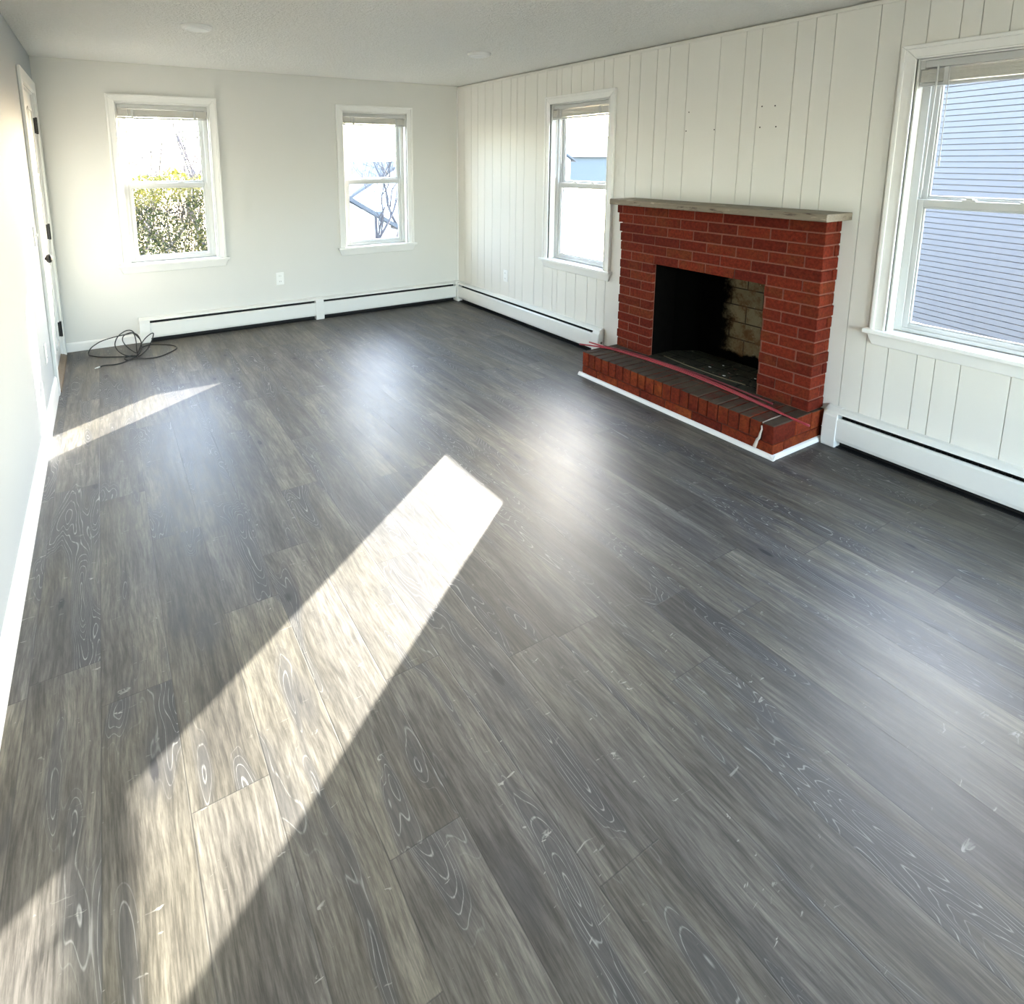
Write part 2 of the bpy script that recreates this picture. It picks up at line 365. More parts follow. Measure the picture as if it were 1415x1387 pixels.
# right wall: backing slab + vertical grooved boards
holesR = [(-WIN[3][1], -WIN[3][0], *WV), (-WIN[4][1], -WIN[4][0], *WV), (-WIN[5][1], -WIN[5][0], .6, 2.1), (-3.74, -2.84, .0, .90)]
grooves = [-.142, -.28, -.408, -.54, -.678, -.83, -.98, -1.08, -1.2, -1.378, -1.508, -1.64, -1.705, -1.823, -1.942, -2.085, -2.193, -2.289, -2.45, -2.555,
           -2.704, -2.809, -2.960, -3.196, -3.368, -3.468, -3.673, -3.775, -3.877, -4.089, -4.190, -4.294, -4.42, -4.495, -4.595, -4.776,
           -4.9, -5.05, -5.12, -5.3, -5.42, -5.6, -5.8, -5.9, -6.1, -6.3, -6.45, -6.7, -6.85, -7.1, -7.3, -7.45, -7.6, -7.9, -8.1, -8.3]
o = MB()
o.box(W + .03, W + TH, YB, 0, 2.289, H)
for a, b, c, d in cut(YB, 0, -.12, 2.289, holesR): o.box(W + .006, W + TH, a, b, c, d)
gs = [0] + grooves + [YB]
for g0, g1 in zip(gs, gs[1:]):
    for a, b, c, d in cut(g1 + .0019, g0 - .0019, -.12, 2.289, holesR): o.box(W, W + .0062, a, b, c, d)
wr = struct(o.build('wall_right', M['panel']), 'cream painted wall of grooved vertical boards')
for i, (y, z) in enumerate([(-2.989, 1.836), (-2.975, 1.717), (-3.189, 1.717), (-3.50, 1.835), (-3.58, 1.833), (-3.497, 1.717), (-3.595, 1.716)]):
    k = MB(); k.lathe([(.0042, 0), (.0042, -.0012), (.002, -.0016)], (W + .0002, y, z), 'x', 12); k.build('screw_hole', M['slot'], wr)
o = MB(); o.box(W - .006, W + .001, YB, 0, 2.270, 2.289); struct(o.build('trim_1', M['panel'], bevel=.002), 'thin painted strip where grooved wall meets ceiling')
o = MB(); o.box(W - .014, W, -.014, 0, .2, 2.262); struct(o.build('trim_2', M['trim'], bevel=.004), 'slim white strip in the far right corner')
o = MB(); o.prism([(0, 0), (.014, 0), (.014, .125), (.006, .142), (0, .142)], YB, DOOR[0] - .082, lambda a, p, q: (p, a, q))
struct(o.build('baseboard_left', M['trim']), 'white baseboard along the left wall')
o = MB(); o.prism([(0, 0), (.014, 0), (.014, .062), (.006, .074), (0, .074)], 0, .546, lambda a, p, q: (a, -p, q))
struct(o.build('baseboard_far', M['trim']), 'low white baseboard beside the coiled cable')

# ------------------------------------------------------------------ windows
def window(name, u0, u1, T, label, blind_label, inward, side='far', blind=True, v0=WV[0], v1=WV[1]):
    """T(u, d, v): u along the wall seen from inside, d>0 into the wall, v up"""
    root = struct(empty(name, T((u0 + u1) / 2, 0, v0)), label)
    cw = .062
    def B(mb, ua, ub, da, db, va, vb): mb.box(ua, ub, da, db, va, vb, T=T)
    # casing with a raised outer back band, mitred
    for part in range(3):
        mb = MB()
        def ring(a, b, da, db):            # a: inner offset, b: outer offset
            if part == 0: q = [(u0 - b, v0), (u0 - a, v0), (u0 - a, v1 + a), (u0 - b, v1 + b)]
            elif part == 1: q = [(u1 + a, v0), (u1 + b, v0), (u1 + b, v1 + b), (u1 + a, v1 + a)]
            else: q = [(u0 - a, v1 + a), (u1 + a, v1 + a), (u1 + b, v1 + b), (u0 - b, v1 + b)]
            P = [T(u, da, v) for u, v in q] + [T(u, db, v) for u, v in q]
            mb.poly(P, [(0, 1, 2, 3), (7, 6, 5, 4), (0, 4, 5, 1), (1, 5, 6, 2), (2, 6, 7, 3), (3, 7, 4, 0)])
        ring(0, cw, -.016, 0); ring(cw - .014, cw + .004, -.024, 0); ring(0, .010, -.020, 0)
        mb.build('window_casing', M['trim'], root, bevel=.003)
    mb = MB(); B(mb, u0 - cw - .028, u1 + cw + .028, -.046, 0, v0 - .018, v0 + .004); B(mb, u0, u1, 0, .075, v0 - .018, v0 + .004)
    mb.build('window_sill', M['trim'], root, bevel=.004)
    mb = MB(); q = [(u0 - cw - .018, v0 - .018), (u1 + cw + .018, v0 - .018), (u1 + cw - .006, v0 - .078), (u0 - cw + .006, v0 - .078)]
    P = [T(u, -.022, v) for u, v in q[:2]] + [T(u, -.010, v) for u, v in q[2:]] + [T(u, 0, v) for u, v in q]
    mb.poly(P, [(0, 1, 2, 3), (7, 6, 5, 4), (0, 4, 5, 1), (1, 5, 6, 2), (2, 6, 7, 3), (3, 7, 4, 0)]); mb.build('apron', M['trim'], root, bevel=.004)
    # jamb liner and vinyl frame
    mb = MB(); j = .008
    B(mb, u0, u0 + j, 0, TH, v0, v1); B(mb, u1 - j, u1, 0, TH, v0, v1); B(mb, u0 + j, u1 - j, 0, TH, v1 - j, v1); B(mb, u0 + j, u1 - j, .075, TH, v0, v0 + j)
    mb.build('jamb', M['trim'], root, bevel=.002)
    mb = MB(); f = .034; ui, uo, vi, vo = u0 + j, u1 - j, v0 + j, v1 - j
    for (da, db, ff) in ((.055, .062, f), (.088, .094, f), (.062, .135, .016), (.122, .135, f)):
        B(mb, ui, ui + ff, da, db, vi, vo); B(mb, uo - ff, uo, da, db, vi, vo); B(mb, ui + ff, uo - ff, da, db, vo - ff, vo); B(mb, ui + ff, uo - ff, da, db, vi, vi + ff * .55)
    mb.build('vinyl_frame', M['vinyl'], root, bevel=.002)
    def sash(nm, ua, ub, da, db, va, vb, st, top, bot, rail_lip=0):
        mb = MB(); B(mb, ua, ua + st, da, db, va, vb); B(mb, ub - st, ub, da, db, va, vb); B(mb, ua + st, ub - st, da, db, vb - top, vb); B(mb, ua + st, ub - st, da, db, va, va + bot)
        g = .008; B(mb, ua + st, ua + st + g, da + .006, db - .006, va + bot, vb - top); B(mb, ub - st - g, ub - st, da + .006, db - .006, va + bot, vb - top)
        B(mb, ua + st, ub - st, da + .006, db - .006, va + bot, va + bot + g); B(mb, ua + st, ub - st, da + .006, db - .006, vb - top - g, vb - top)
        so_ = mb.build(nm, M['vinyl'], root, bevel=.0025)
        mb = MB(); dm = (da + db) / 2; B(mb, ua + st, ub - st, dm - .003, dm + .003, va + bot, vb - top); p = mb.build('pane', M['glass'], so_)
        return so_
    mid = 1.342 if v0 > .6 else (v0 + v1) / 2
    lo = sash('lower_sash', ui + .016, uo - .016, .063, .087, vi + .014, mid, .042, .036, .026)
    up = sash('upper_sash', ui + .016, uo - .016, .096, .120, mid - .034, vo - .016, .042, .034, .044)
    for k in (.35, .65):
        uc = u0 + (u1 - u0) * k; mb = MB(); B(mb, uc - .026, uc + .026, .064, .086, mid, mid + .007); B(mb, uc - .012, uc + .014, .066, .082, mid + .007, mid + .016)
        mb.build('sash_lock', M['vinyl'], lo, bevel=.002)
    # screen-side dark gasket line on the lower sash
    cu, cv = (u0 + u1) / 2, (v0 + v1) / 2
    P0 = Vector(T(cu, .15, cv)); portal(P0, (u1 - u0), (v1 - v0), inward) if False else None
    if not blind: return
    b = tag(empty('window_blind', T(cu, .03, v1)), blind_label, 'window blind', 'raised blinds at the tops of the windows')
    mb = MB(); B(mb, u0 + .012, u1 - .012, .006, .036, v1 - .042, v1 - .010); mb.build('headrail', M['vinyl'], b, bevel=.002)
    for ua, ub in ((u0 + .010, u0 + .030), (u1 - .030, u1 - .010)):
        mb = MB(); B(mb, ua, ub, .003, .040, v1 - .047, v1 - .009); mb.build('mounting_bracket', M['vinyl'], b, bevel=.001)
    mb = MB(); z = v1 - .052
    for k in range(9):
        zz = z - k * .0062; off = .0015 * math.sin(k * 2.1)
        mb.prism([(.004 + off, zz), (.022 + off, zz + .003), (.040 + off, zz), (.040 + off, zz - .005), (.022 + off, zz - .002), (.004 + off, zz - .005)], u0 + .016, u1 - .016, lambda a, p, q: T(a, p, q))
    mb.build('slat_stack', M['blind'], b)
    mb = MB(); B(mb, u0 + .014, u1 - .014, .006, .038, v1 - .124, v1 - .110); mb.build('bottom_rail', M['vinyl'], b, bevel=.002)
    for k in (.17, .84):
        uc = u0 + (u1 - u0) * k; mb = MB(); B(mb, uc - .009, uc + .009, -.001, .0035, v1 - .122, v1 - .045); mb.build('ladder_tape', M['vinyl'], b, bevel=.001)
    wa = u0 + .085; mb = MB(); mb.tube([T(wa, -.004, v1 - .035), T(wa, -.006, v1 - .12), T(wa - .006, -.007, v1 - .56)], .0042, n=8); mb.tube([T(wa - .006, -.007, v1 - .56), T(wa - .007, -.007, v1 - .60)], .0065, n=8)
    mb.build('tilt_wand', M['vinyl'], b)
    wa = u0 + (u1 - u0) * .17 + .012; mb = MB(); mb.tube([T(wa, -.001, v1 - .05), T(wa + .002, .004, v1 - .45)], .0018, n=6); mb.tube([T(wa + .002, .004, v1 - .45), T(wa + .002, .004, v1 - .49)], .005, .003, n=8)
    mb.build('lift_cord', M['vinyl'], b)
TF = lambda u, d, v: (u, d, v)
TR = lambda u, d, v: (W + d, -u, v)
TB = lambda u, d, v: (u, YB - d, v)
window('window_1', *WIN[1], TF, 'left window on the far wall, hedge outside', 'raised white blind in the left window of the far wall', (0, -1, 0))
window('window_2', *WIN[2], TF, 'right window on the far wall near the corner', 'raised white blind in the far wall window nearest the corner', (0, -1, 0))
window('window_3', *WIN[3], TR, 'window on the grooved wall between corner and fireplace', 'raised white blind in the window left of the fireplace', (-1, 0, 0))
window('window_4', *WIN[4], TR, 'large near window right of the fireplace, siding outside', 'raised blind in the near window facing pale blue siding', (-1, 0, 0))
window('window_5', *WIN[5], TR, 'unseen window added behind the camera on the grooved wall for brightness', '', (-1, 0, 0), blind=False, v0=.6, v1=2.1)  # out of view, added so sun and sky fill the room
for i, (a, b, c, d) in enumerate(BACK_FILL):
    window('window_%d' % (6 + i), a, b, TB, 'unseen large window added in the wall behind the camera for brightness, number %d' % (i + 1), '', (0, 1, 0), blind=False, v0=c, v1=d)
hm, hh = (WV[0] + WV[1]) / 2, WV[1] - WV[0]
for k in (1, 2): portal(((WIN[k][0] + WIN[k][1]) / 2, TH + .01, hm), WIN[k][1] - WIN[k][0], hh, (0, -1, 0))
for k in (3, 4): portal((W + TH + .01, -(WIN[k][0] + WIN[k][1]) / 2, hm), hh, WIN[k][1] - WIN[k][0], (-1, 0, 0))
portal((W + TH + .01, -7.3, 1.35), 1.5, 1.2, (-1, 0, 0))
for a, b, c, d in BACK_FILL: portal(((a + b) / 2, YB - TH - .01, (c + d) / 2), b - a, d - c, (0, 1, 0))

# ------------------------------------------------------------------ door on the left wall
y0, y1, dt = DOOR
dr = struct(empty('door_1', (0, (y0 + y1) / 2, 0)), 'white panelled entry door at the far end of the left wall')
for nm, q in (('a', [(y0 - .08, 0), (y0, 0), (y0, dt), (y0 - .08, dt + .08)]), ('b', [(y1, 0), (y1 + .08, 0), (y1 + .08, dt + .08), (y1, dt)]), ('c', [(y0, dt), (y1, dt), (y1 + .08, dt + .08), (y0 - .08, dt + .08)])):
    mb = MB(); P = [(0, a, b) for a, b in q] + [(.020, a, b) for a, b in q]
    mb.poly(P, [(0, 1, 2, 3), (7, 6, 5, 4), (0, 4, 5, 1), (1, 5, 6, 2), (2, 6, 7, 3), (3, 7, 4, 0)]); mb.build('door_casing', M['trim'], dr, bevel=.004)
mb = MB(); mb.box(-TH, 0, y0, y0 + .014, 0, dt); mb.box(-TH, 0, y1 - .014, y1, 0, dt); mb.box(-TH, 0, y0 + .014, y1 - .014, dt - .014, dt)
mb.build('door_jamb', M['trim'], dr)
mb = MB(); mb.box(-.055, -.012, y0 + .018, y1 - .018, .045, dt - .018)
for (za, zb) in ((.16, .62), (.74, 1.30), (1.42, 1.90)):           # raised mouldings of the six panels
    for (ya, yb) in ((y0 + .12, (y0 + y1) / 2 - .045), ((y0 + y1) / 2 + .045, y1 - .12)):
        for r in ((ya, yb, za, za + .02), (ya, yb, zb - .02, zb), (ya, ya + .02, za, zb), (yb - .02, yb, za, zb)):
            mb.box(-.013, -.004, r[0], r[1], r[2], r[3])
mb.build('door_panel', M['trim'], dr, bevel=.002)
for z in (1.785, 1.00, .235):
    mb = MB(); mb.box(-.012, .004, y1 - .030, y1 + .004, z - .055, z + .055); mb.tube([(.006, y1 - .012, z - .06), (.006, y1 - .012, z + .06)], .008, n=10)
    tag(mb.build('hinge', M['black_metal'], dr, bevel=.001), 'black hinge')
mb = MB(); mb.lathe([(.030, 0), (.030, .006), (.012, .010), (.011, .030), (.024, .036), (.030, .048), (.027, .060), (.014, .066)], (-.012, y0 + .09, .895), 'x', 24)
mb.build('door_knob', M['black_metal'], dr, smooth=True)
mb = MB(); mb.prism([(-.15, 0), (.026, 0), (.022, .018), (-.02, .040), (-.15, .040)], y0, y1, lambda a, p, q: (p, a, q)); tag(mb.build('door_threshold', M['threshold'], dr), 'brown wooden threshold')

# ------------------------------------------------------------------ fireplace
FX = 3.545; HY0, HY1 = -4.020, -2.560; HX = 3.225; HZ = .180; MZ = 1.220
CY0, CY1 = -4.010, -2.580; OY0, OY1, OZ = -3.700, -2.885, .832
fp = tag(empty('fireplace', (3.45, -3.3, 0)), 'red brick fireplace with raised hearth, sooty firebox and weathered mantel', 'fireplace')
def tone(): return (random.random(), random.random() ** 1.5, random.random())
mb = MB(); mo = MB(); CH = (MZ - HZ) / 16; J = .0082
J = .0082
def rnd(a): return random.uniform(-a, a)
for k in range(16):
    z1 = MZ - k * CH - (J * .5 if k else .002); z0 = MZ - (k + 1) * CH + J * .5
    left = CY1 + (.045, .030, .016, .004)[k] if k < 4 else CY1 - (.004 if k % 2 else -.002)
    pitch = .2045; odd = k % 2 == 0
    ys = [CY0]; y = CY0 + (pitch if odd else pitch * .5)
    while y < left - .03: ys.append(y); y += pitch
    ys.append(left)
    for a, b in zip(ys, ys[1:]):
        b_ = b - J if b != left else b
        spans = [(a, b_)]
        zc = (z0 + z1) / 2
        if zc < OZ:                                                  # firebox opening: clip bricks at the jambs
            spans = []
            if a < OY0: spans.append((a, min(b_, OY0)))
            if b_ > OY1: spans.append((max(a, OY1), b_))
        for (p, q) in spans:
            if q - p < .02: continue
            dj = rnd(.0018); tn = tone()
            first, last = p == CY0, q == left
            zb = z0
            if first: depth = .095 if odd else W - FX - .002
            elif last: depth = W - FX - .002
            else: depth = .09
            if zc < OZ and (abs(q - OY0) < .001 or abs(p - OY1) < .001): depth = min(depth, .032)
            mb.cbox(FX + dj, FX + depth, p + (rnd(.003) if first else 0), q, zb, z1, .0028, tn)
            if first and odd: mb.cbox(FX + .105, W - .002, p + rnd(.003), p + .09, z0, z1, .0028, tone())
# lintel sits with the course above the opening; mortar core behind the bricks
for a, b, c, d in cut(CY0 + .006, CY1 - .006, HZ, MZ - .001, [(OY0 - .002, OY1 + .002, 0, OZ + .006)]): mo.box(FX + .0045, W - .001, a, b, c, d)
mo.box(FX + .0045, W - .001, CY1 - .006, CY1 + .030, MZ - CH * 1.6, MZ - .001)
fc = mb.build('brick_surround', M['brick'], fp); mo.build('mortar', M['mortar'], fc)
# jamb returns inside the opening
mb = MB()
mb.box(FX + .036, W + .10, OY1 + .001, OY1 + .045, HZ, OZ); mb.box(FX + .036, W + .10, OY0 - .045, OY0 - .001, HZ, OZ); mb.box(FX + .036, W + .10, OY0 - .045, OY1 + .045, OZ + .001, OZ + .05)
mb.build('opening_return', M['soot'], fp)
# firebox
BX = W + .255
mb = MB(); a0, a1, b0, b1 = OY0 - .004, OY1 + .004, -3.60, -2.98; zt = .98
def wallq(p, q, n_):                                                # thick vertical wall from plan point p to q
    mb.poly([(p[0], p[1], HZ), (q[0], q[1], HZ), (q[0] + n_[0], q[1] + n_[1], HZ), (p[0] + n_[0], p[1] + n_[1], HZ), (p[0], p[1], zt), (q[0], q[1], zt), (q[0] + n_[0], q[1] + n_[1], zt), (p[0] + n_[0], p[1] + n_[1], zt)],
            [(0, 3, 2, 1), (4, 5, 6, 7), (0, 1, 5, 4), (1, 2, 6, 5), (2, 3, 7, 6), (3, 0, 4, 7)])
wallq((W + .09, a0), (BX, b0), (0, -.05)); wallq((W + .09, a1), (BX, b1), (0, .05)); wallq((BX, b0 - .05), (BX, b1 + .05), (.05, 0))
mb.box(FX + .03, BX + .05, a0 - .06, a1 + .06, zt, zt + .05)
mb.build('firebox', M['firebrick'], fp)
mb = MB(); mb.box(FX - .002, BX + .05, a0 - .04, a1 + .04, HZ - .06, HZ + .001); mb.build('firebox_floor', M['ash_floor'], fp)
mb = MB(); mb.tube([(3.632, -2.95, HZ + .004), (3.606, -3.18, HZ + .004), (3.602, -3.40, HZ + .004), (3.618, -3.585, HZ + .004)], .004, n=6); mb.build('iron_strip', simple('rusty_strip', (.11, .09, .055), .7, .2), fp)
for k in range(14):
    x, y = random.uniform(3.64, 3.86), random.uniform(-3.55, -3.2); s_ = random.uniform(.003, .008)
    mb = MB(); P = [(x + s_ * math.cos(a) * random.uniform(.6, 1.2), y + s_ * math.sin(a) * 1.6 * random.uniform(.6, 1.2), HZ + .001 + h_) for h_ in (0, random.uniform(.001, .003)) for a in [i * PI / 3 for i in range(6)]]
    mb.poly(P, [(5, 4, 3, 2, 1, 0), (6, 7, 8, 9, 10, 11)] + [(i, (i + 1) % 6, 6 + (i + 1) % 6, 6 + i) for i in range(6)]); mb.build('ash_flake', M['tip' if k % 3 == 0 else 'mortar_dark'], fp)
# hearth: stretcher course below, rowlock course above
mb = MB(); y = HY0; k = 0
while y < HY1 - .02:
    e = min(y + (.2 if k else .31), HY1); mb.cbox(HX + .004, HX + .10, y, e - .007, .002, .074, .003, tone()); y = e; k += 1
mb.cbox(HX + .11, W - .005, HY0 + .003, HY0 + .09, .002, .074, .003, tone()); mb.cbox(HX + .11, W - .01, HY1 - .09, HY1 - .002, .002, .074, .003, tone())
y = HY0; k = 0; n = 21; wd = (HY1 - HY0 - .075) / n
while k <= n:
    e = y + (.075 if k == 0 else wd); gap = .007 if k else .014; tn = (random.random(), random.random(), random.random())
    ox, oz = rnd(.003), rnd(.0022)
    mb.cbox(HX + ox, HX + .195, y, e - gap, .080, HZ + oz, .0035, tn); mb.cbox(HX + .202, FX + .02, y + rnd(.001), e - .006, .080, HZ + oz * .5 - .001, .0035, tone())
    y = e; k += 1
mb.cbox(FX + .026, W - .005, HY0, HY0 + .075, .080, HZ - .002, .003, tone()); mb.cbox(FX + .026, W - .005, HY1 - .065, HY1, .080, HZ - .002, .003, tone())
he = mb.build('hearth', M['hearth'], fp)
mb = MB(); mb.box(HX + .009, W - .006, HY0 + .008, HY1 - .008, .001, HZ - .007); mb.build('mortar', M['mortar_dark'], he)
mb = MB()                                                            # pale mortar squeezed into the cracked joint
pts = [(HX - .001, -3.952, .160), (HX - .001, -3.955, .140), (HX - .001, -3.948, .115), (HX - .001, -3.944, .090), (HX, -3.934, .074), (HX, -3.928, .050), (HX, -3.922, .030)]
mb.tube(pts, .0035, .010, n=7); mb.tube([(HX + .004, -3.955, HZ - .003), (HX + .08, -3.952, HZ - .002), (HX + .19, -3.950, HZ - .003)], .004, .003, n=6)
mb.build('crack_mortar', M['mortar_white'], he)
# white quarter-round at the hearth's foot
for q0, q1, ax in (((HY0 - .018), (HY1 + .018), 'y'),):
    mb = MB(); mb.prism([(0, 0), (.017, 0), (.016, .010), (.010, .020), (0, .024)], q0, q1, lambda a, p, q: (HX + .002 - p, a, q)); mb.build('base_moulding', M['trim'], fp)
for yy, sg in ((HY0 + .002, -1), (HY1 - .002, 1)):
    mb = MB(); mb.prism([(0, 0), (.017, 0), (.016, .010), (.010, .020), (0, .024)], HX - .014, W - (.02 if sg < 0 else .0), lambda a, p, q: (a, yy + sg * p, q)); mb.build('base_moulding', M['trim'], fp)
# mantel
mb = MB(); x0, x1 = 3.452, W - .001
nseg = 60; top = []; 
prof = [(x0 + .004, MZ + .002), (x0, MZ + .008), (x0, MZ + .034), (x0 + .005, MZ + .041), (x1, MZ + .041), (x1, MZ + .002)]
ya, yb = -4.056, -2.548
for i in range(nseg + 1):
    yy = ya + (yb - ya) * i / nseg; j = noise.noise(Vector((yy * 9, 0, 0))) * .0022
    for p, q in prof: mb.v.append((p + (j if p < x0 + .01 else 0), yy, q))
n = len(prof)
for i in range(nseg):
    for j in range(n): mb.f.append((i * n + j, i * n + (j + 1) % n, (i + 1) * n + (j + 1) % n, (i + 1) * n + j)); mb.c.append(None)
mb.f += [tuple(range(n)), tuple(nseg * n + j for j in range(n - 1, -1, -1))]; mb.c += [None, None]
tag(mb.build('mantel_shelf', M['mantel'], fp, bevel=.0015), 'weathered grey-brown wooden mantel shelf')

# ------------------------------------------------------------------ baseboard heaters
def heater(a0, a1, T, label, caps, joiners):
    """T(a, d, z): a along the wall, d out from the wall"""
    root = tag(empty('baseboard_heater', T((a0 + a1) / 2, .03, 0)), label, 'baseboard heater', 'white baseboard heaters')
    mb = MB(); mb.box(a0, a1, .0, .004, .015, .213, T=T); mb.build('back_panel', M['enamel'], root)
    mb = MB(); mb.box(a0, a1, .0042, .006, .0, .205, T=T); mb.box(a0, a1, .006, .046, .0, .004, T=T); mb.build('gap_shade_liner', M['dark_fin'], root)  # dark sheets added so the slot and bottom gap look shaded
    mb = MB(); mb.prism([(.004, .213), (.030, .211), (.056, .199), (.059, .191), (.056, .190), (.052, .196), (.028, .207), (.004, .209)], a0, a1, lambda a, p, q: T(a, p, q)); mb.build('top_cover', M['enamel'], root)
    mb = MB(); mb.prism([(.044, .168), (.054, .167), (.0595, .157), (.0605, .058), (.056, .041), (.050, .038), (.050, .041), (.054, .045), (.0575, .059), (.0565, .156), (.052, .163), (.044, .165)], a0, a1, lambda a, p, q: T(a, p, q)); mb.build('front_panel', M['enamel'], root)
    mb = MB(); mb.tube([T(a0, .028, .10), T(a1, .028, .10)], .011, n=10); k = a0 + .02; st = .02 if abs(a1 - a0) < 1.0 else .024
    lo_, hi_ = min(a0, a1), max(a0, a1); k = lo_ + .02
    while k < hi_ - .02: mb.box(k, k + .0012, .008, .047, .055, .165, T=T); k += st
    mb.build('fin_element', M['dark_fin'], root)
    cp = [(0, 0), (.060, 0), (.064, .012), (.066, .10), (.060, .172), (.046, .198), (.024, .213), (0, .216)]
    for c0, c1 in caps:
        mb = MB(); mb.prism(cp, c0, c1, lambda a, p, q: T(a, p, q)); mb.build('end_cap', M['enamel'], root, bevel=.003)
    for c0, c1 in joiners:
        mb = MB(); mb.prism([(p + .002, q) for p, q in cp[1:]] + [(0, .217), (0, 0)], c0, c1, lambda a, p, q: T(a, p, q)); mb.build('joint_cover', M['enamel'], root, bevel=.002)
    return root
HF = lambda a, d, z: (a, -d, z)
HR = lambda a, d, z: (W - d, a, z)
heater(.546, W - .0665, HF, 'long white baseboard heater under the two far wall windows', [(.546, .626)], [(2.057, 2.137)])
heater(-.0685, -2.30, HR, 'white baseboard heater between the far corner and hearth', [(-2.225, -2.30)], [(-.0685, -.10)])
heater(-4.06, -6.2, HR, 'white baseboard heater right of the fireplace below the near window', [(-4.045, -4.118)], [(-6.12, -6.2)])
mb = MB(); mb.box(W - .066, W - .001, -.066, -.001, .0, .218); struct(mb.build('trim_3', M['enamel'], bevel=.004), 'white heater corner cover in the far right corner')

# ------------------------------------------------------------------ outlets and switches
def outlet(T, label, sw=0):
    root = tag(empty('light_switch' if sw else 'wall_outlet', T(0, 0, 0)), label, 'light switch' if sw else 'wall outlet', None if sw else 'white wall outlets')
    hw = .036 if sw < 2 else .058
    mb = MB(); mb.box(-hw, hw, 0, .006, -.059, .059, T=T); mb.build('cover_plate', M['plate'], root, bevel=.003)
    if sw:
        for c in ([0] if sw == 1 else [-.023, .023]):
            mb = MB(); mb.box(c - .005, c + .005, .006, .017, -.004, .012, T=T); mb.build('toggle', M['plate'], root, bevel=.001)
        return
    for z in (-.026, .026):
        mb = MB(); mb.box(-.017, .017, .006, .008, z - .016, z + .016, T=T); rc_ = mb.build('receptacle', M['plate'], root, bevel=.002)
        for a, b, h_ in ((-.008, -.006, .006), (.006, .008, .005)):
            mb = MB(); mb.box(a, b, .008, .0084, z - h_, z + h_, T=T); mb.build('slot', M['slot'], rc_)
outlet(lambda a, d, z: (1.744 + a, -d, .432 + z), 'white wall outlet on the far wall above the long heater')
outlet(lambda a, d, z: (W - d, -.927 - a, .416 + z), 'white wall outlet on the grooved wall left of its far window')
outlet(lambda a, d, z: (d, -1.45 + a, .40 + z), 'white wall outlet low on the left wall beside the door')
outlet(lambda a, d, z: (d, -1.22 + a, 1.08 + z), 'white light switch on the left wall next to the door', 2)

# ------------------------------------------------------------------ ceiling lights
for (x, y, lb) in ((.932, -1.73, 'round white flush ceiling light nearer the left wall'), (2.834, -1.79, 'round white flush ceiling light nearer the grooved right wall')):
    cl = tag(empty('ceiling_light', (x, y, H)), lb, 'ceiling light', 'round flush ceiling lights')
    mb = MB(); mb.lathe([(.086, 0), (.086, -.006), (.080, -.016), (.070, -.020)], (x, y, H), 'z', 40); mb.build('trim_ring', M['trim'], cl, smooth=False)
    mb = MB(); mb.lathe([(.068, -.018), (.060, -.024), (.030, -.027)], (x, y, H), 'z', 40); mb.build('diffuser', M['plate'], cl, smooth=False)

# ------------------------------------------------------------------ loose things
cab = [(0.241, -0.571, 0.005), (0.273, -0.545, 0.005), (0.353, -0.563, 0.005), (0.426, -0.514, 0.005), (0.494, -0.419, 0.008), (0.404, -0.406, 0.012), (0.264, -0.307, 0.005), (0.191, -0.23, 0.005), (0.168, -0.16, 0.005), (0.184, -0.15, 0.042), (0.217, -0.11, 0.059), (0.272, -0.08, 0.078), (0.372, -0.08, 0.098), (0.45, -0.12, 0.116), (0.493, -0.2, 0.136), (0.504, -0.3, 0.098), (0.501, -0.36, 0.051), (0.499, -0.386, 0.02), (0.462, -0.36, 0.044), (0.428, -0.34, 0.083), (0.411, -0.33, 0.127), (0.425, -0.33, 0.163), (0.464, -0.33, 0.177), (0.49, -0.33, 0.172), (0.521, -0.3, 0.14), (0.539, -0.34, 0.084), (0.53, -0.38, 0.032), (0.499, -0.436, 0.015), (0.446, -0.426, 0.015), (0.401, -0.42, 0.037), (0.368, -0.38, 0.066), (0.357, -0.34, 0.107), (0.382, -0.32, 0.157), (0.433, -0.31, 0.191), (0.476, -0.31, 0.191), (0.505, -0.33, 0.157), (0.537, -0.37, 0.105), (0.519, -0.42, 0.058), (0.492, -0.465, 0.012), (0.512, -0.42, 0.04), (0.541, -0.38, 0.094), (0.578, -0.34, 0.126), (0.62, -0.32, 0.148), (0.632, -0.32, 0.138), (0.614, -0.34, 0.091), (0.587, -0.37, 0.052), (0.549, -0.43, 0.03), (0.508, -0.453, 0.012), (0.524, -0.256, 0.012), (0.597, -0.141, 0.005), (0.676, -0.169, 0.005), (0.762, -0.247, 0.005), (0.793, -0.347, 0.005), (0.745, -0.436, 0.005), (0.649, -0.525, 0.005), (0.573, -0.53, 0.005), (0.511, -0.507, 0.008), (0.427, -0.492, 0.006), (0.414, -0.444, 0.01), (0.467, -0.434, 0.02)]
cr = tag(empty('coiled_cable', (.45, -.4, 0)), 'black cable lying in loose loops on the floor by the door', 'cable')
mb = MB(); mb.tube(smooth_path([(a, b, max(c, .0048)) for a, b, c in cab], 6), .0042, n=8); mb.build('cord', M['black_rubber'], cr, smooth=True)
mb = MB(); mb.tube([(.245, -.568, .0055), (.223, -.583, .0055)], .0055, .0055, n=10); mb.tube([(.223, -.583, .0055), (.212, -.590, .0055)], .003, .003, n=8); tag(mb.build('connector', M['tip'], cr), 'pale metal connector at the cable end')
def rod(pts, r, mat, label):
    mb = MB(); mb.tube(smooth_path(pts, 5), r, n=10); tag(mb.build('thin_rod', mat, smooth=True), label, 'rod')
rod([(3.392, -2.455, .192), (3.428, -2.683, .189), (3.456, -2.942, .189), (3.468, -3.221, .189), (3.448, -3.533, .189), (3.411, -3.816, .189), (3.366, -4.118, .190)], .0062, M['rod'], 'light red rod across the hearth, the one jutting past both ends')
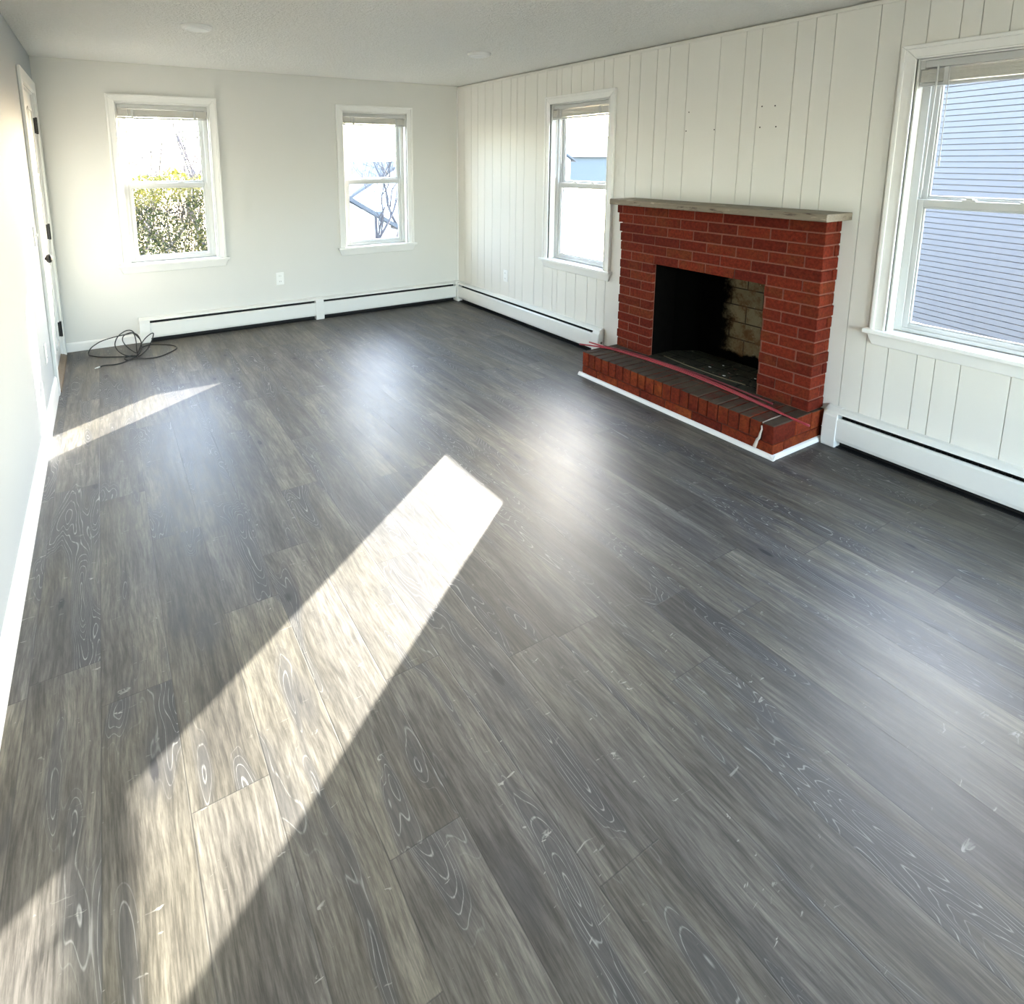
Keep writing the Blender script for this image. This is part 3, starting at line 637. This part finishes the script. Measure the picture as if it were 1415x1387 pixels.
rod([(3.288, -2.462, .196), (3.425, -2.66, .190), (3.478, -2.899, .189), (3.494, -3.184, .189), (3.476, -3.502, .189), (3.435, -3.76, .189), (3.396, -3.962, .189)], .0058, M['rod'], 'second red rod, lying between the light rod and firebox')
rod([(3.40, -2.60, .201), (3.452, -2.80, .2), (3.505, -3.05, .189), (3.520, -3.30, .189), (3.510, -3.55, .189), (3.475, -3.85, .189)], .0055, M['rod_dark'], 'dark maroon rod closest to the brick surround')

# ------------------------------------------------------------------ outside: ground, hillside
def sm(a, b, x): t_ = min(max((x - a) / (b - a), 0), 1); return t_ * t_ * (3 - 2 * t_)
def gz(x, y): return -.6 - 2.1 * sm(4, 11, y) * (1 - sm(9, 16, x))
# hedge of leaves
def hedge(x0, x1, y0, y1, z0, z1, n, label):
    root = tag(empty('hedge', ((x0 + x1) / 2, (y0 + y1) / 2, z0)), label, 'hedge'); mb = MB()
    for k in range(n):
        x = random.uniform(x0, x1); tx = (x - x0) / (x1 - x0)
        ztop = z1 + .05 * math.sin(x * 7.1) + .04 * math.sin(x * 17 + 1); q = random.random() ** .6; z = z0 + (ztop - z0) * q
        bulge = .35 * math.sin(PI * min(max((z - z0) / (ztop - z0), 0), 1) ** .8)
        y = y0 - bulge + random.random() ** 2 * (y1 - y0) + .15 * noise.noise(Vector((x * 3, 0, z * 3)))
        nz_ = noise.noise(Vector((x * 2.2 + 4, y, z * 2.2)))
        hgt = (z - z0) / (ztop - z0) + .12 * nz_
        if hgt > .93: c = random.choice([(.34, .30, .03), (.42, .36, .05), (.28, .27, .04), (.20, .22, .04)])  # top leaves coloured brighter and yellower, as if in sun
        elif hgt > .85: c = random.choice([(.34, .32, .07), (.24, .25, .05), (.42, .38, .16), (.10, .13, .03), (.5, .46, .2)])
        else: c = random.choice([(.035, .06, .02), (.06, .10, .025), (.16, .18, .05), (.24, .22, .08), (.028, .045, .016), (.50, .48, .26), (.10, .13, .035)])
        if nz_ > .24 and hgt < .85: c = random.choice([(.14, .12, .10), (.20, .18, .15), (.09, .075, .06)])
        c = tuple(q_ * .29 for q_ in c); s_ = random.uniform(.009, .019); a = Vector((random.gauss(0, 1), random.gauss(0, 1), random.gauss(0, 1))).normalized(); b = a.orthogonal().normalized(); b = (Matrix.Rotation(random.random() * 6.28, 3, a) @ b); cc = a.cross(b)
        p = Vector((x, y, z)); mb.poly([p - b * s_ * 1.6, p - cc * s_ * .6 + a * s_ * .2, p + b * s_ * 1.6, p + cc * s_ * .6 + a * s_ * .2], [(0, 1, 2, 3)], c)
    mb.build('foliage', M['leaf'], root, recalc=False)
    mb = MB()
    for k in range(140):
        x = random.uniform(x0, x1); y = y0 + random.uniform(.15, .8); z = z0; P = [(x, y, z)]
        for s2 in range(8):
            x += rnd(.09); y += rnd(.06); z += (z1 - z0) / 7.8; P.append((x, y, z))
        mb.tube(P, .007, .0025, n=4)
    mb.build('stem', M['bark_mid'], root)
hedge(-.4, 2.05, 2.15, 3.2, -.62, 1.36, 30000, 'clipped leafy hedge with sunlit yellow coloured into its top leaves outside the left far window')

# bare trees
def bare_tree(x, y, z, h, spread, label, mat, levels=4, seed=0, r=.07, split=3, group=None, lean=0):
    rg = random.Random(seed); mb = MB()
    def grow(p, d, L, rad, lv):
        pts = [p]; q = p.copy(); dd = d.copy(); n = 4
        for i in range(n):
            dd = (dd + Vector((rg.gauss(0, .16), rg.gauss(0, .16), rg.gauss(0, .10) + .04))).normalized(); q = q + dd * (L / n); pts.append(q.copy())
        mb.tube(pts, rad, rad * .55, n=5 if lv > 1 else 3, caps=False)
        if lv == 0: return
        for k in range(split + (1 if lv < 3 else 0)):
            t_ = rg.uniform(.35, 1.0); i = min(int(t_ * n), n - 1); bp = pts[i].lerp(pts[i + 1], t_ * n - i if t_ * n - i <= 1 else 1)
            nd = (dd + Vector((rg.gauss(0, spread), rg.gauss(0, spread), rg.gauss(.15, spread * .6)))).normalized()
            grow(bp, nd, L * rg.uniform(.55, .78), rad * rg.uniform(.42, .6), lv - 1)
    grow(Vector((x, y, z)), Vector((lean, 0, 1)).normalized(), h, r, levels)
    tag(mb.build('bare_tree', mat, recalc=False), label, 'tree', group)
g = 'bare trees behind the hedge'
bare_tree(.9, 5.2, -.8, 1.7, .55, 'leaning pale bare tree just behind the hedge, left one', M['bark'], 5, 3, .045, 3, g, .25)
bare_tree(1.7, 5.6, -.9, 1.8, .55, 'pale bare tree just behind the hedge, middle one', M['bark'], 5, 5, .05, 3, g, -.15)
bare_tree(2.4, 6.4, -1.2, 1.9, .5, 'pale bare tree behind the hedge, rightmost seen in left far window', M['bark'], 5, 8, .05, 3, g, -.1)
bare_tree(1.0, 8.2, -2.4, 2.6, .5, 'dark bare tree on the slope seen left in the left far window', M['bark_dark'], 5, 11, .08, 3, g)
bare_tree(2.7, 9.0, -2.6, 2.8, .5, 'dark bare tree on the slope seen right in the left far window', M['bark_dark'], 5, 13, .08, 3, g)
bare_tree(5.65, 7.0, -2.0, 2.3, .38, 'tall forked bare tree outside the far wall window near the corner', M['bark_mid'], 5, 21, .06, 3)
bare_tree(8.4, 13.4, -2.7, 3.0, .4, 'distant bare tree beyond the porch house', M['bark_mid'], 5, 23, .09, 3)
mb = MB()
for k in range(1500):
    x = random.uniform(-.2, 4.2); y = random.uniform(4.4, 9.5); z = gz(x, y) + random.random() * 3.2; d = Vector((random.gauss(0, .7), random.gauss(0, .5), random.gauss(.6, .5))).normalized(); L = random.uniform(.35, .9)
    p = Vector((x, y, z)); q = p + d * L * .5 + Vector((rnd(.08), 0, rnd(.05))); mb.tube([p, q, p + d * L + Vector((rnd(.12), 0, rnd(.1)))], .006, .003, n=3, caps=False)
tag(mb.build('brush_thicket', M['brush'], recalc=False), 'dense tangle of dry twigs on the slope behind the hedge', 'brush', kind='stuff')

# neighbouring house with lap siding, outside the near window
hd = empty('siding_house', (9.2, -4.5, -.6)); tag(hd, 'neighbouring house wall of pale blue lap siding outside the near window', 'house')
p0 = Vector((9.75, -1.3, 0)); dirv = Vector((-math.sin(math.radians(17)), -math.cos(math.radians(17)), 0)); nn = Vector((-math.cos(math.radians(17)), math.sin(math.radians(17)), 0))
TS = lambda a, d, z: tuple(p0 + dirv * a + nn * d + Vector((0, 0, z)))
mb = MB(); z = -.6
while z < 3.1:
    mb.prism([(0, z + .010), (.024, z + .010), (.016, z + .070), (0, z + .070)], 0, 9.0, lambda a, p, q: TS(a, p, q)); z += .070
mb.build('lap_siding', M['siding'], hd)
mb = MB(); mb.box(-.0, 9.0, -4.5, -.001, -.6, 3.1, T=TS); mb.build('house_wall', M['siding'], hd)
mb = MB(); mb.box(-.03, .09, -.03, .028, -.6, 3.1, T=TS); mb.build('corner_board', M['house_white'], hd)
mb = MB(); mb.prism([(.30, 3.02), (.30, 3.14), (-2.25, 4.0), (-4.8, 3.14), (-4.8, 3.02)], -.3, 9.3, lambda a, p, q: TS(a, p, q)); mb.build('roof', M['roof'], hd)

def house(cx, cy, z0, wx, dy_, hz, rz, label, wall, axis='y', wins=True):
    root = tag(empty('house', (cx, cy, z0)), label, 'house')
    mb = MB(); mb.box(cx - wx, cx + wx, cy, cy + dy_, z0, z0 + hz)
    if axis == 'y': mb.prism([(cx - wx, z0 + hz), (cx + wx, z0 + hz), (cx, z0 + hz + rz - .1)], cy, cy + dy_, lambda a, p, q: (p, a, q))
    mb.build('wall', wall, root)
    mb = MB(); e = .3
    if axis == 'y':
        for s_ in (-1, 1): mb.prism([(cx, z0 + hz + rz), (cx + s_ * (wx + e), z0 + hz - e * rz / wx), (cx + s_ * (wx + e), z0 + hz - e * rz / wx - .12), (cx, z0 + hz + rz - .14)], cy - e, cy + dy_ + e, lambda a, p, q: (p, a, q))
    else:
        mb.prism([(cy - e, z0 + hz - .1), (cy + dy_ / 2, z0 + hz + rz), (cy + dy_ + e, z0 + hz - .1)], cx - wx - e, cx + wx + e, lambda a, p, q: (a, p, q))
    mb.build('roof', M['roof'], root)
    for k in range(int(wx * 2 // 2) if wins else 0):
        xw_ = cx - wx + 1.0 + k * 2.0; mb = MB(); mb.box(xw_ - .4, xw_ + .4, cy - .03, cy + .01, z0 + .9, z0 + 2.1); fr_ = mb.build('house_window', M['trim'], root)
        mb = MB(); mb.box(xw_ - .33, xw_ + .33, cy - .04, cy - .028, z0 + .97, z0 + 2.03); mb.build('pane', M['house_glass'], fr_)
    return root
house(6.7, 12.0, -2.7, 1.5, 5, 2.3, .9, 'small white gabled porch house seen low in the window near the corner', M['house_white'])
house(11.8, 19.0, -2.7, 2.2, 6, 2.9, 1.3, 'pale house at the right behind the forked bare tree', M['house_white'])
house(26.6, 27.0, -.6, 1.9, 4, 2.3, 1.0, 'distant white gabled house seen through the window beside the fireplace', M['house_white'])
house(41.0, 34.0, -.6, 9.0, 8, 2.5, 1.9, 'distant long blue house beyond the white gabled one', M['house_blue'], 'x', False)
